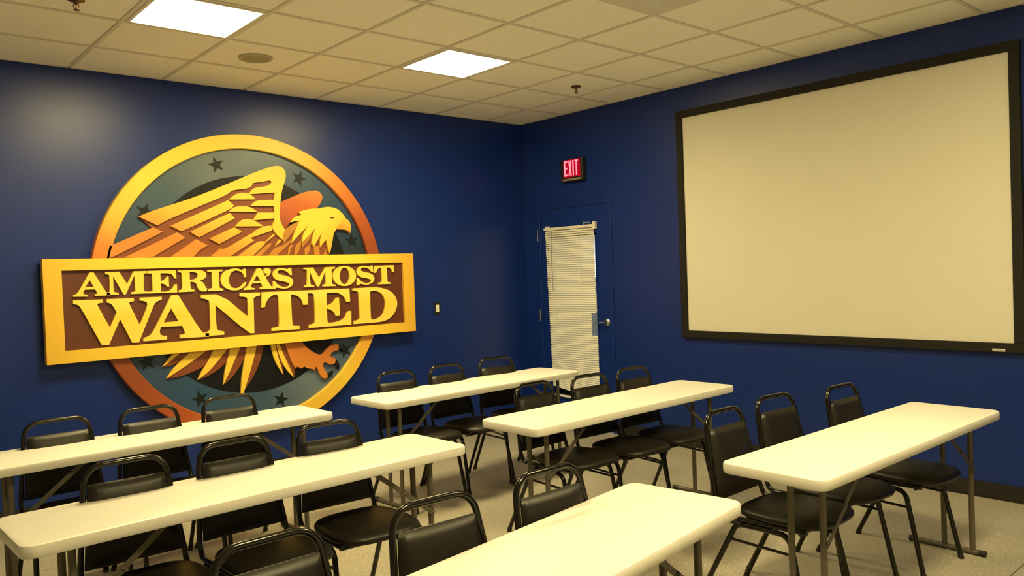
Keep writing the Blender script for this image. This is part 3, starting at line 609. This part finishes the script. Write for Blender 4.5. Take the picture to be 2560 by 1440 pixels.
# ------------------------------------------------------------------ the painted wall sign
sign = tag(empty('wall_sign', (-2.92, 0, 1.49)), 'round gold ringed eagle emblem with a wide lettered name board across it', 'wall sign')
CZ0 = 0.014
def disc_poly(r, n=128):
    return [(r * math.cos(2 * PI * k / n), CZ0 + r * math.sin(2 * PI * k / n)) for k in range(n)]
bm = BM(); prism(bm, disc_poly(1.152), 0.0, -0.030, round_=0); o = finish('disc', bm, M['disc'], sign)
bm = BM()
n = 128
prof = [(1.160, -0.002), (1.160, -0.058), (1.156, -0.062), (1.054, -0.062), (1.050, -0.058), (1.050, -0.026), (1.10, -0.002)]
rings = [[bm.verts.new((r * math.cos(2 * PI * k / n), y, CZ0 + r * math.sin(2 * PI * k / n))) for k in range(n)] for r, y in prof]
for a in range(len(prof)):
    for k in range(n):
        b = (a + 1) % len(prof)
        bm.faces.new((rings[a][k], rings[a][(k + 1) % n], rings[b][(k + 1) % n], rings[b][k]))
finish('ring', bm, M['ring'], sign, True, 30)
bm = BM(); prism(bm, disc_poly(0.842), -0.028, -0.0315, round_=0); finish('centre_disc', bm, M['dark'], sign)
for sx, sz, a in TR['stars']:
    pts = []
    for k in range(10):
        r = 0.066 if k % 2 == 0 else 0.026
        w = math.radians(a + 36 * k)
        pts.append((sx + r * math.cos(w), sz + r * math.sin(w)))
    bm = BM(); prism(bm, pts, -0.026, -0.0325, round_=0); finish('star', bm, M['star'], sign)
bm = BM(); prism(bm, TR['backing'], -0.030, -0.046, round_=0); eagle = finish('eagle', bm, M['brown'], sign)
def art(name, polys, y1, m, y0=-0.032, rnd=2):
    bm = BM()
    for p in polys:
        prism(bm, p, y0, y1, round_=rnd)
    return finish(name, bm, m, eagle)
art('far_wing', [TR['farwing']], -0.052, M['farwing'])
art('wing_feathers', list(TR['gold'].values()), -0.062, M['feather'], -0.040)
art('breast_feathers', list(TR['dull'].values()), -0.054, M['dull'], -0.040)
art('neck_feathers', TR['neckf'], -0.058, M['dull'], -0.040)
art('head', [TR['head']], -0.068, M['head'], -0.040)
art('beak', [TR['beak']], -0.066, M['beak'], -0.034)
art('eye', [TR['eye']], -0.070, M['eye'], -0.060)
for g, b in zip(TR['tail_g'], TR['tail_b']):
    art('tail_vane', [b], -0.044, M['brown'])
    art('tail_feather', [g], -0.050, M['tail'])
art('talon', [TR['leg']], -0.056, M['leg'])
for c in TR['claw']:
    art('claw', [c], -0.058, M['claw'])

PX0, PX1, PZ0, PZ1 = -1.444, 1.470, -0.461, 0.234      # name board outline
IX0, IX1, IZ0, IZ1 = -1.334, 1.358, -0.378, 0.156
bm = BM(); box(bm, (PX0 + 0.02, -0.072, PZ0 + 0.02), (PX1 - 0.02, -0.030, PZ1 - 0.02)); board = finish('name_board', bm, M['board'], sign)
bm = BM()
prism(bm, [(PX0, PZ0), (PX1, PZ0), (PX1, PZ1), (PX0, PZ1)], -0.030, -0.095, [[(IX0, IZ0), (IX0, IZ1), (IX1, IZ1), (IX1, IZ0)]], round_=0)
finish('frame', bm, M['board_frame'], board)
for nm, outer, holes in TR['letters']:
    bm = BM(); prism(bm, outer, -0.070, -0.088, holes, round_=1)
    finish('apostrophe' if nm == 'apostrophe' else 'letter', bm, M['letter'], board)

# ------------------------------------------------------------------ furniture
def dup(o, parent=None):
    """a thing with copies of its parts and their parts; mesh data is shared"""
    c = o.copy()
    COL.objects.link(c)
    if parent is not None:
        c.parent = parent
    for ch in KIDS.get(o.name, []):
        dup(ch, c)
    return c

KIDS = {}
def index_kids(root):
    def walk(o):
        ks = [c for c in bpy.data.objects if c.parent == o]
        KIDS[o.name] = ks
        for c in ks:
            walk(c)
    walk(root)

def make_table():
    root = empty('folding_table')
    L, W, H, TH = 1.829, 0.457, 0.730, 0.045
    def rrect(l, w, r, n=8):
        out = []
        for cx, cy, a0 in ((l / 2 - r, w / 2 - r, 0), (-l / 2 + r, w / 2 - r, 90), (-l / 2 + r, -w / 2 + r, 180), (l / 2 - r, -w / 2 + r, 270)):
            for k in range(n + 1):
                a = math.radians(a0 + 90 * k / n); out.append((cx + r * math.cos(a), cy + r * math.sin(a)))
        return out
    bm = BM()
    prof = [(0.012, H - TH), (0.004, H - TH + 0.002), (0.0, H - TH + 0.008), (0.0, H - 0.010), (0.003, H - 0.003), (0.010, H)]
    rings = [[bm.verts.new((x, y, z)) for x, y in rrect(L - 2 * d, W - 2 * d, 0.050 - d)] for d, z in prof]
    n = len(rings[0])
    for a, b in zip(rings, rings[1:]):
        for k in range(n):
            bm.faces.new((a[k], a[(k + 1) % n], b[(k + 1) % n], b[k]))
    bm.faces.new(rings[0][::-1]); bm.faces.new(rings[-1])
    finish('tabletop', bm, M['plastic_top'], root, True, 35)
    for s in (-1, 1):
        x = s * 0.750
        for y in (0.005, -0.130):
            bm = BM(); tube(bm, [(x, y, 0.020), (x, y, H - TH + 0.004)], 0.0135, 14); finish('leg', bm, M['table_metal'], root, True, 40)
        bm = BM(); tube(bm, [(x, 0.170, 0.0155), (x, -0.180, 0.0155)], 0.0135, 14); fb = finish('foot_bar', bm, M['table_metal'], root, True, 40)
        for y0, y1 in ((0.148, 0.182), (-0.192, -0.158)):
            bm = BM(); tube(bm, [(x, y0, 0.0155), (x, y1, 0.0155)], 0.0155, 14); finish('end_cap', bm, M['cap'], fb, True, 40)
        # folding brace: two flat bars with a riveted joint, from the front leg up to the underside
        bm = BM()
        a = Vector((x - s * 0.004, -0.146, 0.435)); c = Vector((x - s * 0.155, -0.146, 0.555)); b = Vector((x - s * 0.325, -0.142, H - TH + 0.003))
        for p, q, off in ((a, c, 0.0), (c, b, 0.004)):
            d = (q - p).normalized(); nn = Vector((d.z, 0, -d.x)) * 0.011
            e = d * 0.012
            lo, hi = -0.0015 + off, 0.0015 + off
            vs = []
            for yy in (lo, hi):
                for pt in (p - e - nn, p - e + nn, q + e + nn, q + e - nn):
                    vs.append(bm.verts.new((pt.x, pt.y + yy, pt.z)))
            for f in ((0, 1, 2, 3), (7, 6, 5, 4), (0, 4, 5, 1), (1, 5, 6, 2), (2, 6, 7, 3), (3, 7, 4, 0)):
                bm.faces.new([vs[i] for i in f])
        for p in (a, c):
            t = BM(); lathe(t, [(0.006, -0.006), (0.006, 0.004), (0.003, 0.006)], 12)
            merge(bm, t, Matrix.Translation(p) @ Matrix.Rotation(PI / 2, 4, 'X'))
        finish('brace', bm, M['table_metal'], root)
        bm = BM(); bevel_box(bm, (x - 0.030, -0.165, H - TH - 0.010), (x + 0.030, 0.035, H - TH + 0.002), 0.003, 1); finish('leg_bracket', bm, M['table_metal'], root)
    return root

TABLES = [  # x, y, turn (radians), label
    (-4.097, -1.539, 0.033, 'long white folding table in the row nearest the emblem, left of the gap'),
    (-1.909, -1.476, 0.032, 'long white folding table nearest the exit door, in front of its slatted blind'),
    (-4.135, -2.879, 0.033, 'long white folding table running to the left photo edge in the middle row'),
    (-1.866, -2.835, 0.009, 'long white folding table in the middle row, right of the gap'),
    (-4.085, -4.401, 0.132, 'nearest white folding table, cut off by the bottom edge of the photo'),
    (-1.844, -4.372, -0.013, 'white folding table below the projection screen at the right'),
]
proto = make_table(); index_kids(proto)
for k, (x, y, a, lab) in enumerate(TABLES):
    t = proto if k == 0 else dup(proto)
    t.location = (x, y, 0); t.rotation_euler = (0, 0, a)
    tag(t, lab, 'table', 'white folding tables')

def make_chair():
    """origin on the floor below the top of the back; the front is -y"""
    root = empty('stacking_chair')
    R = 0.0112
    def hw(z):
        return 0.1440 + (0.8545 - z) * 0.112
    def yb(z):
        return -(0.8545 - z) * 0.20
    def up(s):
        return [(s * hw(0.8545), 0, 0.8545), (s * hw(0.49), yb(0.49), 0.49), (s * 0.186, -0.095, 0.428), (s * 0.184, -0.500, 0.436)]
    a, b = up(-1), up(1)
    path = fillet(a[::-1] + b, [0.10, 0.10, 0.074, 0.074, 0.10, 0.10], 7)
    bm = BM(); tube(bm, path, R, 12); finish('back_frame', bm, M['chair_metal'], root, True, 40)
    # back pad between the uprights
    bm = BM()
    nz, nx = 10, 8
    z0, z1 = 0.487, 0.788
    grid = {}
    for side in (0, 1):
        for i in range(nz + 1):
            for j in range(nx + 1):
                z = z0 + (z1 - z0) * i / nz
                u = -1 + 2 * j / nx
                e = min(i, nz - i) / 1.2; ex = min(j, nx - j) / 1.0
                k = min(1, e) * min(1, ex)
                w = hw(z) - 0.0125
                d = 0.004 + 0.012 * (k ** 0.5 if k > 0 else 0) + 0.006 * (1 - u * u) * math.sin(PI * i / nz)
                y = yb(z) - 0.006 + (-d if side == 0 else d * 0.55)
                grid[side, i, j] = bm.verts.new((u * w, y, z))
    for side in (0, 1):
        for i in range(nz):
            for j in range(nx):
                bm.faces.new((grid[side, i, j], grid[side, i, j + 1], grid[side, i + 1, j + 1], grid[side, i + 1, j]))
    rim = [(0, j) for j in range(nx)] + [(i, nx) for i in range(nz)] + [(nz, j) for j in range(nx, 0, -1)] + [(i, 0) for i in range(nz, 0, -1)]
    for p, q in zip(rim, rim[1:] + rim[:1]):
        bm.faces.new((grid[0, p[0], p[1]], grid[0, q[0], q[1]], grid[1, q[0], q[1]], grid[1, p[0], p[1]]))
    finish('backrest', bm, M['vinyl'], root, True, 70)
    # seat cushion
    def outline(d, n=40):
        out = []
        for k in range(n):
            t = 2 * PI * k / n
            c, s = math.cos(t), math.sin(t)
            e = 0.52
            px = math.copysign(abs(c) ** e, c); py = math.copysign(abs(s) ** e, s)
            w = 0.200 - d if py < 0 else 0.200 - d - 0.014 * py
            yy = py * (0.205 - d)
            if py < 0:
                yy -= 0.012 * (1 - px * px)
            out.append((px * w, -0.350 + yy))
        return out
    bm = BM()
    prof = [(0.020, 0.440), (0.004, 0.444), (0.0, 0.452), (0.001, 0.462), (0.008, 0.471), (0.022, 0.478), (0.060, 0.486), (0.120, 0.490), (0.18, 0.491)]
    rings = [[bm.verts.new((x, y, z)) for x, y in outline(d)] for d, z in prof]
    for a_, b_ in zip(rings, rings[1:]):
        m_ = len(a_)
        for k in range(m_):
            bm.faces.new((a_[k], a_[(k + 1) % m_], b_[(k + 1) % m_], b_[k]))
    bm.faces.new(rings[0][::-1]); bm.faces.new(rings[-1])
    finish('seat', bm, M['vinyl'], root, True, 50)
    bm = BM()
    for y in (-0.21, -0.47):
        tube(bm, [(-0.184, y, 0.424), (0.184, y, 0.424)], 0.009, 10)
    finish('seat_frame', bm, M['chair_metal'], root, True, 40)
    for s in (-1, 1):
        rear = fillet([(s * 0.205, 0.032, 0.004), (s * 0.188, -0.178, 0.408), (s * 0.186, -0.30, 0.410)], 0.045, 6)
        front = fillet([(s * 0.205, -0.512, 0.004), (s * 0.188, -0.424, 0.408), (s * 0.186, -0.30, 0.410)], 0.055, 6)
        for pth in (rear, front):
            bm = BM(); tube(bm, pth, 0.0118, 12); lg = finish('leg', bm, M['chair_metal'], root, True, 40)
            d = (Vector(pth[1]) - Vector(pth[0])).normalized()
            bm = BM(); tube(bm, [Vector(pth[0]) - Vector((0, 0, 0.004)), Vector(pth[0]) + d * 0.024], 0.0138, 12); finish('foot_cap', bm, M['cap'], lg, True, 40)
        def at_z(pth, z):
            p, q = Vector(pth[0]), Vector(pth[1]); t = (z - p.z) / (q.z - p.z); return p + (q - p) * t
        bm = BM(); tube(bm, [at_z(rear, 0.338), at_z(front, 0.330)], 0.0062, 10); finish('stretcher', bm, M['chair_metal'], root, True, 40)
        bm = BM(); tube(bm, [(s * 0.192, -0.150, 0.416), (s * 0.192, -0.205, 0.413)], 0.010, 10); finish('bumper', bm, M['cap'], root, True, 40)
    return root

CHAIRS = [
    (-4.579, -1.376, -0.012, 'leftmost black stacking chair in the row along the emblem wall', 0),
    (-4.134, -1.391, 0.030, 'black stacking chair in front of the lower left rim of the round emblem', 0),
    (-3.682, -1.379, -0.015, 'black stacking chair directly below the eagle tail, at the back left table', 0),
    (-2.443, -1.271, -0.006, 'black stacking chair just right of the round emblem, at the back right table', 1),
    (-1.997, -1.259, -0.005, 'middle black stacking chair below the light switch, at the table by the door', 1),
    (-1.481, -1.223, -0.159, 'black stacking chair nearest the room corner, turned slightly askew', 1),
    (-4.610, -2.686, -0.032, 'leftmost black stacking chair of the middle row, behind its left table', 2),
    (-4.178, -2.677, 0.010, 'middle one of the three black chairs behind the left middle table', 2),
    (-3.712, -2.637, -0.052, 'black stacking chair beside the gap, at the right end of the left middle table', 2),
    (-2.262, -2.499, -0.002, 'left one of the three black chairs behind the right middle table', 3),
    (-1.821, -2.539, -0.056, 'black stacking chair overlapping the bottom of the white door blind', 3),
    (-1.394, -2.541, -0.066, 'right one of the three black chairs behind the right middle table, below the door edge', 3),
    (-4.620, -3.998, 0.010, 'black stacking chair cut off by the bottom edge of the photo', 4),
    (-4.110, -4.039, -0.042, 'middle black stacking chair behind the nearest white table', 4),
    (-3.641, -4.048, -0.009, 'black stacking chair behind the right end of the nearest white table', 4),
    (-2.348, -3.884, 0.013, 'left black stacking chair at the table below the screen, seat and legs in full view', 5),
    (-1.859, -3.861, -0.090, 'middle black stacking chair at the table below the projection screen', 5),
    (-1.369, -3.969, -0.050, 'rightmost black stacking chair, below the lower left part of the screen', 5),
]
GROUPS = ['chairs at the back left table', 'chairs at the back right table', 'chairs at the left middle table', 'chairs at the right middle table',
          'chairs at the nearest table', 'chairs at the table below the screen']
proto = make_chair(); index_kids(proto)
for k, (x, y, a, lab, g) in enumerate(CHAIRS):
    c = proto if k == 0 else dup(proto)
    c.location = (x, y, 0); c.rotation_euler = (0, 0, a)
    tag(c, lab, 'chair', GROUPS[g])
